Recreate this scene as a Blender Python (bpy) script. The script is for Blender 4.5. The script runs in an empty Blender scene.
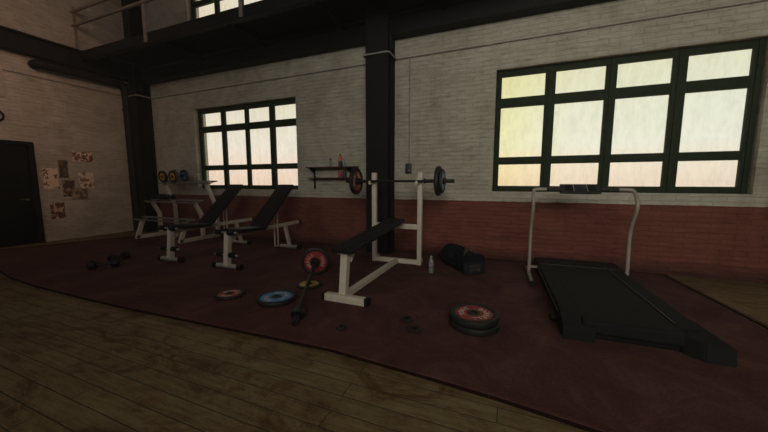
import bpy, bmesh, math, random
from mathutils import Vector, Matrix, Euler
R = math.radians
PI = math.pi
rnd = random.Random(7)
S = bpy.context.scene
COL = S.collection

# ------------------------------------------------------------------ camera
cd = bpy.data.cameras.new('camera'); cam = bpy.data.objects.new('camera', cd); COL.objects.link(cam)
cam.location = (0, 0, 1.25)
cam.rotation_euler = (R(90 - 6.35), 0, R(21.86))
cd.sensor_width = 36; cd.lens = 306 / 768 * 36; cd.clip_start = .05; cd.clip_end = 200
S.camera = cam
# ------------------------------------------------------------------ world: pale hazy evening sky, pink at the horizon, yellow towards the sun
W = bpy.data.worlds.new('sky'); S.world = W; W.use_nodes = True
nt = W.node_tree; nt.nodes.clear()
tc = nt.nodes.new('ShaderNodeTexCoord'); sp = nt.nodes.new('ShaderNodeSeparateXYZ'); nt.links.new(tc.outputs['Generated'], sp.inputs[0])
rp = nt.nodes.new('ShaderNodeValToRGB'); nt.links.new(sp.outputs['Z'], rp.inputs[0])
e = rp.color_ramp.elements
e[0].position = 0.0; e[0].color = (.76, .62, .48, 1)
e[1].position = .34; e[1].color = (.66, .64, .42, 1)
for p, c in ((.045, (.80, .69, .54, 1)), (.10, (.76, .75, .62, 1)), (.2, (.71, .715, .56, 1)), (.6, (.76, .72, .66, 1))):
    n = e.new(p); n.color = c
# azimuth tint: warmer white towards -x, yellow glow straight ahead
rx = nt.nodes.new('ShaderNodeValToRGB'); nt.links.new(sp.outputs['X'], rx.inputs[0])
mr = nt.nodes.new('ShaderNodeMapRange'); nt.links.new(sp.outputs['X'], mr.inputs[0])
mr.inputs[1].default_value = -1; mr.inputs[2].default_value = 1
nt.links.new(mr.outputs[0], rx.inputs[0])
e = rx.color_ramp.elements
e[0].position = .10; e[0].color = (1.0, .92, .92, 1)
e[1].position = .72; e[1].color = (.97, .99, 1.0, 1)
for p, c in ((.28, (1.0, .95, .97, 1)), (.485, (1.02, .98, .66, 1)), (.53, (1.02, 1.0, .82, 1)), (.57, (1.0, 1.0, .95, 1))):
    n = e.new(p); n.color = c
mx = nt.nodes.new('ShaderNodeMix'); mx.data_type = 'RGBA'; mx.blend_type = 'MULTIPLY'; mx.inputs[0].default_value = 1
nt.links.new(rp.outputs[0], mx.inputs[6]); nt.links.new(rx.outputs[0], mx.inputs[7])
bg = nt.nodes.new('ShaderNodeBackground'); bg.inputs[1].default_value = 1.27
nt.links.new(mx.outputs[2], bg.inputs[0])
wo = nt.nodes.new('ShaderNodeOutputWorld'); nt.links.new(bg.outputs[0], wo.inputs[0])

# ------------------------------------------------------------------ lights: unseen soft fill lights, added to brighten walls and floor
def area(name, loc, target, size, power, color, sy=None, spread=180):
    l = bpy.data.lights.new(name, 'AREA'); l.shape = 'RECTANGLE'; l.size = size; l.size_y = sy or size
    l.energy = power; l.color = color; l.spread = R(spread)
    o = bpy.data.objects.new(name, l); COL.objects.link(o); o.location = loc
    o.rotation_euler = (Vector(target) - Vector(loc)).to_track_quat('-Z', 'Y').to_euler()
    return o
area('fill_light_main', (2.2, -4.4, 4.0), (1.3, 5.1, 2.2), 4.5, 96, (1.0, .955, .83), 2.2, 95)  # added fill, aimed to brighten the back wall
area('fill_light_left', (-3.0, .9, 4.7), (-8.93, 2.2, 3.1), 1.8, 18, (1.0, .58, .42), 1.6, 75)  # added warm fill, kept narrow on the left wall
area('fill_light_back', (-4.5, -3.2, 6.2), (-4.6, 3.0, .5), 3.0, 39, (1.0, .90, .86), 2.0)  # added ambient fill for the dim left side
def portal(loc, sx, sy):
    l = bpy.data.lights.new('window_daylight', 'AREA'); l.shape = 'RECTANGLE'; l.size = sx; l.size_y = sy
    l.cycles.is_portal = True
    o = bpy.data.objects.new('window_daylight', l); COL.objects.link(o); o.location = loc; o.rotation_euler = (R(-90), 0, 0)
portal((1.28, 5.40, 2.03), 3.1, 1.9); portal((-5.4, 5.40, 2.0), 3.0, 1.9)

S.view_settings.view_transform = 'Standard'; S.view_settings.look = 'None'
S.view_settings.gamma = 1; S.view_settings.exposure = 0; S.view_settings.use_curve_mapping = False
S.cycles.use_denoising = True
S.cycles.max_bounces = 6; S.cycles.transparent_max_bounces = 8

# ------------------------------------------------------------------ materials
def new_mat(name):
    m = bpy.data.materials.new(name); m.use_nodes = True
    t = m.node_tree; b = t.nodes['Principled BSDF']
    return m, t, b
def lk(t, a, b): t.links.new(a, b)
def noise(t, scale, detail=4, rough=.6, vec=None, dist=0):
    n = t.nodes.new('ShaderNodeTexNoise'); n.inputs['Scale'].default_value = scale
    n.inputs['Detail'].default_value = detail; n.inputs['Roughness'].default_value = rough; n.inputs['Distortion'].default_value = dist
    if vec is not None: lk(t, vec, n.inputs['Vector'])
    return n
def ramp(t, fac, stops, const=False):
    r = t.nodes.new('ShaderNodeValToRGB'); lk(t, fac, r.inputs[0])
    if const: r.color_ramp.interpolation = 'CONSTANT'
    el = r.color_ramp.elements
    el[0].position, el[0].color = stops[0][0], (*stops[0][1], 1)
    el[1].position, el[1].color = stops[-1][0], (*stops[-1][1], 1)
    for p, c in stops[1:-1]:
        n = el.new(p); n.color = (*c, 1)
    return r
def mixc(t, fac, a, b, mode='MIX'):
    m = t.nodes.new('ShaderNodeMix'); m.data_type = 'RGBA'; m.blend_type = mode
    for k, v in ((0, fac), (6, a), (7, b)):
        if hasattr(v, 'links'): lk(t, v, m.inputs[k])
        elif isinstance(v, tuple): m.inputs[k].default_value = (*v, 1)
        else: m.inputs[k].default_value = v
    return m.outputs[2]
def vmap(t, scale=(1, 1, 1), loc=(0, 0, 0), rot=(0, 0, 0), src='Object'):
    c = t.nodes.new('ShaderNodeTexCoord'); m = t.nodes.new('ShaderNodeMapping')
    m.inputs['Scale'].default_value = scale; m.inputs['Location'].default_value = loc; m.inputs['Rotation'].default_value = rot
    lk(t, c.outputs[src], m.inputs[0]); return m.outputs[0]
def bump(t, b, h, strength=.3, dist=.01):
    n = t.nodes.new('ShaderNodeBump'); n.inputs['Strength'].default_value = strength; n.inputs['Distance'].default_value = dist
    lk(t, h, n.inputs['Height']); lk(t, n.outputs[0], b.inputs['Normal'])
def simple(name, col, rough=.6, metal=0, var=.25, scale=9, wear=None, wear_at=.62, bmp=0, spec=.5):
    m, t, b = new_mat(name)
    v = vmap(t); n = noise(t, scale, 5, .65, v)
    lo = tuple(c * (1 - var) for c in col); hi = tuple(min(1, c * (1 + var)) for c in col)
    c = ramp(t, n.outputs[0], [(.3, lo), (.7, hi)]).outputs[0]
    if wear:
        n2 = noise(t, scale * 3.1, 6, .7, v)
        f = ramp(t, n2.outputs[0], [(wear_at, (0, 0, 0)), (wear_at + .04, (1, 1, 1))])
        c = mixc(t, f.outputs[0], c, wear)
    lk(t, c, b.inputs['Base Color'])
    b.inputs['Roughness'].default_value = rough; b.inputs['Metallic'].default_value = metal
    b.inputs['Specular IOR Level'].default_value = spec
    if bmp:
        n3 = noise(t, 120, 4, .6, v); bump(t, b, n3.outputs[0], bmp, .003)
    return m

def brick_mat(name, red):
    m, t, b = new_mat(name)
    c = t.nodes.new('ShaderNodeTexCoord'); s = t.nodes.new('ShaderNodeSeparateXYZ'); lk(t, c.outputs['Object'], s.inputs[0])
    add = t.nodes.new('ShaderNodeMath'); lk(t, s.outputs[0], add.inputs[0]); lk(t, s.outputs[1], add.inputs[1])
    wob = noise(t, 4.5, 5, .6, c.outputs['Object'])
    wz = t.nodes.new('ShaderNodeMath'); wz.operation = 'MULTIPLY_ADD'; lk(t, wob.outputs[0], wz.inputs[0]); wz.inputs[1].default_value = .05; lk(t, s.outputs[2], wz.inputs[2])
    cb = t.nodes.new('ShaderNodeCombineXYZ'); lk(t, add.outputs[0], cb.inputs[0]); lk(t, wz.outputs[0], cb.inputs[1])
    br = t.nodes.new('ShaderNodeTexBrick'); lk(t, cb.outputs[0], br.inputs['Vector'])
    br.inputs['Scale'].default_value = 1; br.inputs['Brick Width'].default_value = .25; br.inputs['Row Height'].default_value = .068
    br.inputs['Mortar Size'].default_value = .007; br.inputs['Mortar Smooth'].default_value = .6
    br.inputs['Color1'].default_value = (.50, .475, .40, 1); br.inputs['Color2'].default_value = (.485, .46, .39, 1); br.inputs['Mortar'].default_value = (.44, .415, .35, 1)
    st = vmap(t, (1.8, 1.8, 11)); n1 = noise(t, 2.4, 9, .76, st, .5)
    dirt = ramp(t, n1.outputs[0], [(.30, (.62, .60, .56)), (.48, (.95, .94, .92)), (.72, (1.14, 1.14, 1.14))])
    white = mixc(t, 1.0, br.outputs[0], dirt.outputs[0], 'MULTIPLY')
    n4 = noise(t, 1.3, 5, .7, c.outputs['Object'], 1.0)
    st2 = ramp(t, n4.outputs[0], [(.35, (.80, .78, .74)), (.6, (1.05, 1.05, 1.05))])
    white = mixc(t, 1.0, white, st2.outputs[0], 'MULTIPLY')
    col = white
    if red:
        br2 = t.nodes.new('ShaderNodeTexBrick'); lk(t, cb.outputs[0], br2.inputs['Vector'])
        for k, v in (('Scale', 1), ('Brick Width', .25), ('Row Height', .068), ('Mortar Size', .006), ('Mortar Smooth', .6)): br2.inputs[k].default_value = v
        br2.inputs['Color1'].default_value = (.200, .068, .050, 1); br2.inputs['Color2'].default_value = (.175, .058, .043, 1); br2.inputs['Mortar'].default_value = (.155, .051, .039, 1)
        redc = mixc(t, 1.0, br2.outputs[0], dirt.outputs[0], 'MULTIPLY')
        redc = mixc(t, 1.0, redc, st2.outputs[0], 'MULTIPLY')
        # red darkens towards the foot of the wall, with an uneven edge
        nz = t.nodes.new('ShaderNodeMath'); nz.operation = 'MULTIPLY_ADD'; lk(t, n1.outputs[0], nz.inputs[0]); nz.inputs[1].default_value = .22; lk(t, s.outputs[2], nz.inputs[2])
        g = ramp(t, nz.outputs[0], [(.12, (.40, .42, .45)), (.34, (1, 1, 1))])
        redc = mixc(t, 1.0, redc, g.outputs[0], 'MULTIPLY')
        ez = t.nodes.new('ShaderNodeMath'); ez.operation = 'MULTIPLY_ADD'; lk(t, n1.outputs[0], ez.inputs[0]); ez.inputs[1].default_value = .025; lk(t, s.outputs[2], ez.inputs[2])
        gt = t.nodes.new('ShaderNodeMath'); gt.operation = 'GREATER_THAN'; gt.inputs[1].default_value = .957; lk(t, ez.outputs[0], gt.inputs[0])
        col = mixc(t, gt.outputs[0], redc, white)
    lk(t, col, b.inputs['Base Color'])
    b.inputs['Roughness'].default_value = .85; b.inputs['Specular IOR Level'].default_value = .2
    nb = noise(t, 16, 8, .75, vmap(t, (1, 1, 2.5)))
    h = t.nodes.new('ShaderNodeMath'); h.operation = 'MULTIPLY_ADD'; lk(t, br.outputs['Fac'], h.inputs[0]); h.inputs[1].default_value = -.4; lk(t, nb.outputs[0], h.inputs[2])
    bump(t, b, h.outputs[0], .9, .012)
    return m
M = {}
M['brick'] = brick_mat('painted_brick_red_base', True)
M['brick_white'] = brick_mat('painted_brick', False)

def wood_mat():
    m, t, b = new_mat('worn_plank_floor')
    v = vmap(t)
    br = t.nodes.new('ShaderNodeTexBrick'); lk(t, v, br.inputs['Vector'])
    br.offset = .37; br.offset_frequency = 2; br.squash = 1
    for k, x in (('Scale', 1), ('Brick Width', 2.3), ('Row Height', .1215), ('Mortar Size', .0035), ('Mortar Smooth', .3), ('Bias', 0)): br.inputs[k].default_value = x
    br.inputs['Color1'].default_value = (.185, .145, .078, 1); br.inputs['Color2'].default_value = (.160, .124, .067, 1); br.inputs['Mortar'].default_value = (.035, .024, .013, 1)
    g = noise(t, 3, 8, .7, vmap(t, (1.2, 14, 1)))
    gr = ramp(t, g.outputs[0], [(.3, (.66, .62, .58)), (.7, (1.28, 1.28, 1.28))])
    c = mixc(t, 1.0, br.outputs[0], gr.outputs[0], 'MULTIPLY')
    bl = noise(t, 2.6, 9, .72, vmap(t, (.8, 1.6, 1)), 1.2)
    br_ = ramp(t, bl.outputs[0], [(.38, (.50, .32, .22)), (.50, (.95, .84, .72)), (.68, (1.15, 1.2, 1.1))])
    c = mixc(t, 1.0, c, br_.outputs[0], 'MULTIPLY')
    sc = noise(t, 6, 4, .6, vmap(t, (.5, 18, 1), (3, 1, 0)), 2.5)
    scr = ramp(t, sc.outputs[0], [(.70, (0, 0, 0)), (.73, (1, 1, 1))])
    c = mixc(t, scr.outputs[0], c, (.24, .21, .14))
    b3 = t.nodes.new('ShaderNodeTexBrick'); lk(t, vmap(t, loc=(0, -.004, 0)), b3.inputs['Vector']); b3.offset = .37; b3.offset_frequency = 2
    for k, x in (('Scale', 1), ('Brick Width', 2.3), ('Row Height', .1215), ('Mortar Size', .008), ('Mortar Smooth', .8)): b3.inputs[k].default_value = x
    for k, x in (('Color1', 0), ('Color2', 0), ('Mortar', 1)): b3.inputs[k].default_value = (x, x, x, 1)
    en = noise(t, 5, 6, .7, vmap(t, (2, 5, 1)))
    ef = ramp(t, en.outputs[0], [(.48, (0, 0, 0)), (.66, (.55, .55, .55))])
    c = mixc(t, mixc(t, 1.0, b3.outputs[0], ef.outputs[0], 'MULTIPLY'), c, (.27, .23, .15))
    c = mixc(t, br.outputs['Fac'], c, (.045, .033, .018))
    fg = noise(t, 60, 6, .8, vmap(t, (.6, 2.2, 1))); fr_ = ramp(t, fg.outputs[0], [(.3, (.68, .67, .66)), (.7, (1.32, 1.32, 1.32))])
    c = mixc(t, 1.0, c, fr_.outputs[0], 'MULTIPLY')
    lk(t, c, b.inputs['Base Color']); b.inputs['Roughness'].default_value = .6; b.inputs['Specular IOR Level'].default_value = .25
    h = t.nodes.new('ShaderNodeMath'); h.operation = 'MULTIPLY_ADD'; lk(t, br.outputs['Fac'], h.inputs[0]); h.inputs[1].default_value = -1.5; lk(t, g.outputs[0], h.inputs[2])
    bump(t, b, h.outputs[0], .6, .006)
    return m
M['wood'] = wood_mat()

def rug_mat():
    m, t, b = new_mat('dark_red_rug')
    v = vmap(t); n = noise(t, 2.2, 9, .75, v, .8); n2 = noise(t, 90, 6, .8, v)
    c = ramp(t, n.outputs[0], [(.30, (.052, .022, .021)), (.52, (.086, .036, .032)), (.72, (.135, .066, .050))]).outputs[0]
    f = ramp(t, n2.outputs[0], [(.3, (.55, .55, .55)), (.7, (1.45, 1.45, 1.45))])
    c = mixc(t, 1.0, c, f.outputs[0], 'MULTIPLY')
    lk(t, c, b.inputs['Base Color']); b.inputs['Roughness'].default_value = 1; b.inputs['Specular IOR Level'].default_value = .1
    bump(t, b, n2.outputs[0], .5, .004)
    return m
M['rug'] = rug_mat()
M['rug_hem_shade'] = simple('rug_hem_shade', (.016, .006, .006), .95, spec=.1, var=.2)  # hem sides and groove, with the edge shadow put into the dark colour
M['steel'] = simple('black_painted_steel', (.0078, .0068, .0070), .6, var=.35, scale=5, wear=(.022, .015, .012), wear_at=.66, spec=.2)
M['pipe'] = simple('dark_pipe', (.014, .012, .012), .6, spec=.2, var=.3)
M['deck'] = simple('dark_deck', (.006, .0055, .0055), .9, spec=.1)
M['ceil'] = simple('ceiling_board', (.10, .09, .08), .9)
M['wframe'] = simple('green_black_window_frame', (.015, .025, .010), .7, var=.3, scale=14, spec=.2)
M['rail'] = simple('weathered_rail', (.24, .20, .17), .6, var=.3, wear=(.20, .10, .04), wear_at=.6)
M['conduit'] = simple('grey_conduit', (.24, .225, .19), .5)
M['strap'] = simple('pale_clamp', (.34, .32, .28), .5)
M['white'] = simple('cream_painted_steel', (.60, .54, .44), .45, var=.12, scale=7, wear=(.17, .12, .075), wear_at=.70)
M['whiteb'] = simple('dull_white_painted_steel', (.60, .52, .42), .45, var=.12, scale=7, wear=(.15, .11, .07), wear_at=.70)
M['silver'] = simple('brushed_steel', (.50, .48, .45), .38, metal=.6, var=.2)
M['shelfsteel'] = simple('grey_steel_channel', (.30, .30, .28), .4, metal=.5, var=.3)
M['vinyl'] = simple('black_vinyl', (.010, .009, .011), .6, spec=.25, var=.2, bmp=.15)
M['rubber'] = simple('black_rubber', (.009, .0083, .0072), .6, var=.3, scale=20)
M['rubber2'] = simple('charcoal_rubber', (.013, .0125, .011), .6, var=.3, scale=20)
M['cap'] = simple('black_plastic', (.007, .007, .0072), .6, spec=.25)
M['iron'] = simple('dark_iron', (.011, .0105, .010), .5, metal=.2, var=.3)
def face(name, col):
    return simple(name, col, .5, var=.2, scale=25, wear=tuple(c * .45 + .01 for c in col), wear_at=.60)
M['red'] = face('red_plate_paint', (.25, .026, .018)); M['blue'] = face('blue_plate_paint', (.002, .15, .36)); M['yellow'] = face('yellow_plate_paint', (.44, .28, .02))
M['orangered'] = face('orange_red_plate_paint', (.22, .035, .024))
M['letter'] = simple('worn_white_lettering', (.62, .57, .52), .6, var=.3, scale=60, wear=(.16, .07, .06), wear_at=.50)
M['bagtext'] = simple('faded_print', (.06, .058, .056), .8, var=.3, scale=60)
M['bag'] = simple('navy_nylon', (.0045, .005, .009), .8, spec=.2, var=.4, scale=14, bmp=.3)
M['bagend'] = simple('dark_slate_nylon', (.012, .013, .018), .8, spec=.2, var=.25, scale=20)
M['bagstrap'] = simple('olive_webbing', (.055, .058, .030), .8)
M['treadframe'] = simple('charcoal_plastic', (.0088, .0092, .0094), .8, spec=.2, var=.2)
M['tbelt'] = simple('running_belt', (.0086, .0090, .0093), .8, spec=.2)
M['tpost'] = simple('grey_tube', (.30, .27, .23), .5, var=.2)
M['treadtrim'] = simple('dark_grey_trim', (.06, .06, .058), .5)
M['grip'] = simple('foam_grip', (.02, .02, .02), .8)
M['door'] = simple('black_scuffed_door', (.0045, .004, .004), .6, var=.3, scale=5, wear=(.03, .025, .022), wear_at=.68, spec=.15)
M['dframe'] = simple('door_frame_paint', (.007, .0055, .0055), .7, spec=.15)
M['brass'] = simple('dull_brass', (.22, .15, .08), .4, metal=.7)
M['shelfwood'] = simple('dark_red_shelf_board', (.085, .022, .022), .6)
M['tan'] = simple('tan_board', (.44, .38, .30), .7)
M['box'] = simple('black_socket_plastic', (.02, .026, .03), .5)
M['teal'] = simple('teal_edge', (.05, .11, .12), .5)
M['can_red'] = simple('red_label', (.55, .04, .03), .4); M['can_dark'] = simple('navy_label', (.03, .03, .07), .4, wear=(.3, .1, .15), wear_at=.62)
M['orange'] = simple('orange_bottle', (.75, .13, .03), .4); M['greenglass'] = simple('pale_green_plastic', (.20, .30, .22), .3)
M['water'] = simple('pale_blue_liquid', (.10, .22, .22), .25, var=.1); M['label'] = simple('pink_blue_label', (.35, .22, .25), .5, scale=40, wear=(.10, .16, .35), wear_at=.5)
def pane_mat():
    m, t, b = new_mat('dusty_window_glass')
    for n in list(t.nodes):
        if n != b: t.nodes.remove(n)
    t.nodes.remove(b)
    out = t.nodes.new('ShaderNodeOutputMaterial')
    tr = t.nodes.new('ShaderNodeBsdfTransparent'); tl = t.nodes.new('ShaderNodeBsdfTranslucent'); mx = t.nodes.new('ShaderNodeMixShader')
    n = noise(t, 5, 8, .7, vmap(t, (2.2, 1, .8)))
    r = ramp(t, n.outputs[0], [(.3, (.93, .93, .92)), (.55, (.98, .98, .98)), (.8, (1, 1, 1))])
    lk(t, r.outputs[0], tr.inputs[0]); tl.inputs[0].default_value = (.6, .6, .55, 1); mx.inputs[0].default_value = .06
    lk(t, tr.outputs[0], mx.inputs[1]); lk(t, tl.outputs[0], mx.inputs[2]); lk(t, mx.outputs[0], out.inputs[0])
    return m
M['pane'] = pane_mat()
def clear_mat():
    m, t, b = new_mat('clear_plastic')
    b.inputs['Base Color'].default_value = (.55, .62, .60, 1); b.inputs['Roughness'].default_value = .12
    b.inputs['Transmission Weight'].default_value = .7; b.inputs['IOR'].default_value = 1.2
    return m
M['clear'] = clear_mat()
def poster_mat(name, a, bcol, c, sc, off, thr):
    m, t, b = new_mat(name)
    v = vmap(t, loc=off)
    n = noise(t, sc, 5, .6, v, .4); n2 = noise(t, sc * 2.5, 5, .6, v)
    base = ramp(t, n2.outputs[0], [(.35, c), (.6, bcol)])
    f = ramp(t, n.outputs[0], [(thr, (0, 0, 0)), (thr + .02, (1, 1, 1))])
    lk(t, mixc(t, f.outputs[0], base.outputs[0], a), b.inputs['Base Color']); b.inputs['Roughness'].default_value = .8
    return m

# ------------------------------------------------------------------ mesh helpers
class MB:
    def __init__(s): s.bm = bmesh.new()
    def _x(s, geom, mat):
        if mat is not None: bmesh.ops.transform(s.bm, matrix=mat, verts=geom)
    def box(s, c, d, rot=None, bev=0, seg=2):
        b = bmesh.new(); bmesh.ops.create_cube(b, size=1)
        bmesh.ops.scale(b, vec=d, verts=b.verts)
        if bev: bmesh.ops.bevel(b, geom=list(b.edges), offset=bev, segments=seg, affect='EDGES', profile=.6)
        mt = Matrix.Translation(c) @ (Euler(rot).to_matrix().to_4x4() if rot else Matrix())
        return s.merge(b, mt)
    def merge(s, b, mt=None):
        if mt is not None: bmesh.ops.transform(b, matrix=mt, verts=b.verts)
        me = bpy.data.meshes.new('tmp'); b.to_mesh(me); b.free(); s.bm.from_mesh(me); bpy.data.meshes.remove(me); return s
    def bar(s, p, q, w, h, bev=.004):
        p, q = Vector(p), Vector(q); d = q - p
        b = bmesh.new(); bmesh.ops.create_cube(b, size=1); bmesh.ops.scale(b, vec=(w, h, d.length), verts=b.verts)
        if bev: bmesh.ops.bevel(b, geom=list(b.edges), offset=bev, segments=2, affect='EDGES')
        z = d.normalized(); x = Vector((1, 0, 0)) if abs(z.x) < .9 else Vector((0, 1, 0))
        y = z.cross(x).normalized(); x = y.cross(z).normalized()
        mt = Matrix((x, y, z)).transposed().to_4x4(); mt.translation = (p + q) / 2
        return s.merge(b, mt)
    def cyl(s, p, q, r, seg=24, r2=None, bev=0):
        p, q = Vector(p), Vector(q); d = q - p
        b = bmesh.new(); bmesh.ops.create_cone(b, cap_ends=True, segments=seg, radius1=r, radius2=r if r2 is None else r2, depth=d.length)
        if bev:
            ed = [e_ for e_ in b.edges if all(len(f.verts) > 4 for f in e_.link_faces if True) is False and any(len(f.verts) > 4 for f in e_.link_faces)]
            bmesh.ops.bevel(b, geom=ed, offset=bev, segments=2, affect='EDGES')
        mt = d.to_track_quat('Z', 'Y').to_matrix().to_4x4(); mt.translation = (p + q) / 2
        return s.merge(b, mt)
    def tube(s, pts, r, seg=14, smooth=0):
        P = [Vector(p) for p in pts]
        for _ in range(smooth):
            Q = [P[0]]
            for i in range(len(P) - 1): Q += [P[i] * .75 + P[i + 1] * .25, P[i] * .25 + P[i + 1] * .75]
            P = Q + [P[-1]]
        b = s.bm; rings = []; up = None
        for i, p in enumerate(P):
            t = (P[min(i + 1, len(P) - 1)] - P[max(i - 1, 0)]).normalized()
            if up is None: up = Vector((0, 0, 1)) if abs(t.z) < .9 else Vector((1, 0, 0))
            x = t.cross(up).normalized(); y = x.cross(t).normalized(); up = y
            rings.append([b.verts.new(p + x * math.cos(2 * PI * k / seg) * r + y * math.sin(2 * PI * k / seg) * r) for k in range(seg)])
        for a, c in zip(rings, rings[1:]):
            for k in range(seg): b.faces.new((a[k], a[(k + 1) % seg], c[(k + 1) % seg], c[k]))
        b.faces.new(rings[0][::-1]); b.faces.new(rings[-1]); return s
    def lathe(s, prof, seg=48, mt=None, closed=True, caps=False):
        b = bmesh.new(); rs = []
        for r, z in prof: rs.append([b.verts.new((r * math.cos(2 * PI * k / seg), r * math.sin(2 * PI * k / seg), z)) for k in range(seg)])
        pairs = list(zip(rs, rs[1:])) + ([(rs[-1], rs[0])] if closed else [])
        for a, c in pairs:
            for k in range(seg): b.faces.new((a[k], a[(k + 1) % seg], c[(k + 1) % seg], c[k]))
        if caps: b.faces.new(rs[0][::-1]); b.faces.new(rs[-1])
        bmesh.ops.recalc_face_normals(b, faces=b.faces)
        return s.merge(b, mt)
    def prism(s, pts, vec):
        b = bmesh.new(); vs = [b.verts.new(p) for p in pts]; f = b.faces.new(vs)
        r = bmesh.ops.extrude_face_region(b, geom=[f]); bmesh.ops.translate(b, vec=vec, verts=[g for g in r['geom'] if isinstance(g, bmesh.types.BMVert)])
        bmesh.ops.recalc_face_normals(b, faces=b.faces); return s.merge(b)
    def build(s, name, mat, parent=None, smooth=True, loc=None):
        bmesh.ops.recalc_face_normals(s.bm, faces=s.bm.faces)
        me = bpy.data.meshes.new(name); s.bm.to_mesh(me); s.bm.free()
        if mat: me.materials.append(mat)
        if smooth:
            me.shade_smooth()
            try: me.set_sharp_from_angle(angle=R(35))
            except Exception: pass
        o = bpy.data.objects.new(name, me); COL.objects.link(o)
        if parent is not None: o.parent = parent
        if loc is not None: o.location = loc
        return o
def tag(o, label=None, cat=None, group=None, kind=None):
    if label: o['label'] = label
    if cat: o['category'] = cat
    if group: o['group'] = group
    if kind: o['kind'] = kind
    return o
def empty(name, loc, rz=0, rot=None):
    o = bpy.data.objects.new(name, None); COL.objects.link(o); o.empty_display_size = .1
    o.location = loc; o.rotation_euler = rot if rot is not None else (0, 0, rz); return o
def copy_tree(o, parent=None):
    c = o.copy(); COL.objects.link(c); c.parent = parent
    for ch in list(o.children): copy_tree(ch, c)
    return c
def struct(o): o['kind'] = 'structure'; return o
_gl = {}
def glyph(ch):
    if ch not in _gl:
        cu = bpy.data.curves.new('glyph', 'FONT'); cu.body = ch; cu.size = 1; cu.align_x = 'CENTER'; cu.extrude = .01; cu.offset = .02
        ob = bpy.data.objects.new('glyph', cu); COL.objects.link(ob); bpy.context.view_layer.update()
        me = bpy.data.meshes.new_from_object(ob.evaluated_get(bpy.context.evaluated_depsgraph_get()))
        _gl[ch] = me; bpy.data.objects.remove(ob); bpy.data.curves.remove(cu)
    return _gl[ch]
def text_arc(mb, word, rad, size, mid, z, step, flip=1):
    n = len(word)
    for i, ch in enumerate(word):
        a = mid - flip * (i - (n - 1) / 2) * step
        b = bmesh.new(); b.from_mesh(glyph(ch))
        mt = Matrix.Rotation(a - PI / 2, 4, 'Z') @ Matrix.Translation((0, rad, z)) @ (Matrix.Rotation(PI, 4, 'Z') @ Matrix.Translation((0, -size * .7, 0)) if flip < 0 else Matrix()) @ Matrix.Diagonal((size, size, .12, 1))
        mb.merge(b, mt)
def text_line(mb, word, size, mt, gap=.72):
    n = len(word)
    for i, ch in enumerate(word):
        b = bmesh.new(); b.from_mesh(glyph(ch))
        mb.merge(b, mt @ Matrix.Translation(((i - (n - 1) / 2) * size * gap, 0, 0)) @ Matrix.Diagonal((size, size, .2, 1)))

# ================================================================== SETTING
D = 5.18; LX = -8.93; RX = 7.0; BY = -7.0; CZ = 7.4
MB().box(((LX + RX) / 2, (BY + 6) / 2, -.1), (RX - LX + .6, 6 - BY + .6, .2)).build('floor', M['wood'], smooth=False)['kind'] = 'structure'
W1 = (-6.86, -3.97, 1.09, 2.94); W2 = (-.225, 2.80, 1.10, 2.955); W3 = (-6.86, -3.97, 4.75, 6.6); W4 = (-.225, 2.80, 4.75, 6.6)
wb = MB()
xs = [LX - .3, W1[0], W1[1], W2[0], W2[1], RX + .3]
def wseg(x0, x1, z0, z1): wb.box(((x0 + x1) / 2, D + .15, (z0 + z1) / 2), (x1 - x0, .3, z1 - z0))
for a, b_ in ((xs[0], xs[1]), (xs[2], xs[3]), (xs[4], xs[5])): wseg(a, b_, -.2, CZ)
for w, u in ((W1, W3), (W2, W4)):
    wseg(w[0], w[1], -.2, w[2]); wseg(w[0], w[1], w[3], u[2]); wseg(w[0], w[1], u[3], CZ)
struct(wb.build('wall_back', M['brick'], smooth=False))
struct(MB().box((LX - .15, (BY + D) / 2, CZ / 2 - .1), (.3, D - BY, CZ + .2)).build('wall_left', M['brick_white'], smooth=False))
struct(MB().box((RX + .15, (BY + D) / 2, CZ / 2 - .1), (.3, D - BY, CZ + .2)).build('wall_right', M['brick_white'], smooth=False))
struct(MB().box(((LX + RX) / 2, BY - .15, CZ / 2 - .1), (RX - LX + .6, .3, CZ + .2)).build('wall_front', M['brick_white'], smooth=False))
struct(MB().box(((LX + RX) / 2, (BY + D) / 2 + .1, CZ + .1), (RX - LX + .8, D - BY + .8, .2)).build('ceiling', M['ceil'], smooth=False))

def window(name, w, border, vb, hb, gy=.075):
    x0, x1, z0, z1 = w; m = MB(); y = D + .10; dp = .055
    def bx(a, b_, c, d_, yy=y, dd=dp): m.box(((a + b_) / 2, yy + dd / 2, (c + d_) / 2), (b_ - a, dd, d_ - c), bev=.006)
    bl, brr, bb, bt = border
    bx(x0, x0 + bl, z0, z1); bx(x1 - brr, x1, z0, z1); bx(x0, x1, z0, z0 + bb, y - .002); bx(x0, x1, z1 - bt, z1, y - .002)
    for a, b_ in vb: bx(a, b_, z0, z1, y + .002)
    for a, b_ in hb: bx(x0, x1, a, b_, y + .006)
    # thin inner beading
    for a, b_ in [(x0, x0 + bl)] + list(vb) + [(x1 - brr, x1)]:
        m.box(((a + b_) / 2, y - .006, (z0 + z1) / 2), ((b_ - a) * .35, .02, z1 - z0 - .02), bev=.003)
    fr = struct(m.build(name, M['wframe']))
    g = MB().box(((x0 + x1) / 2, D + .142, (z0 + z1) / 2), (x1 - x0 - .02, .004, z1 - z0 - .02)).build('window_glass', M['pane'], fr, smooth=False)
    return fr
hb = [(1.525, 1.640), (2.402, 2.544)]
V1 = [(-6.136, -6.018), (-5.423, -5.33), (-4.74, -4.611)]; V2 = [(.462, .600), (1.215, 1.345), (1.945, 2.095)]
window('window_1', W1, (.103, .07, .088, .105), V1, hb)
window('window_2', W2, (.082, .095, .088, .092), V2, hb)
window('window_3', W3, (.103, .07, .088, .105), V1, [(5.19, 5.30), (6.06, 6.19)])
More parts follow.
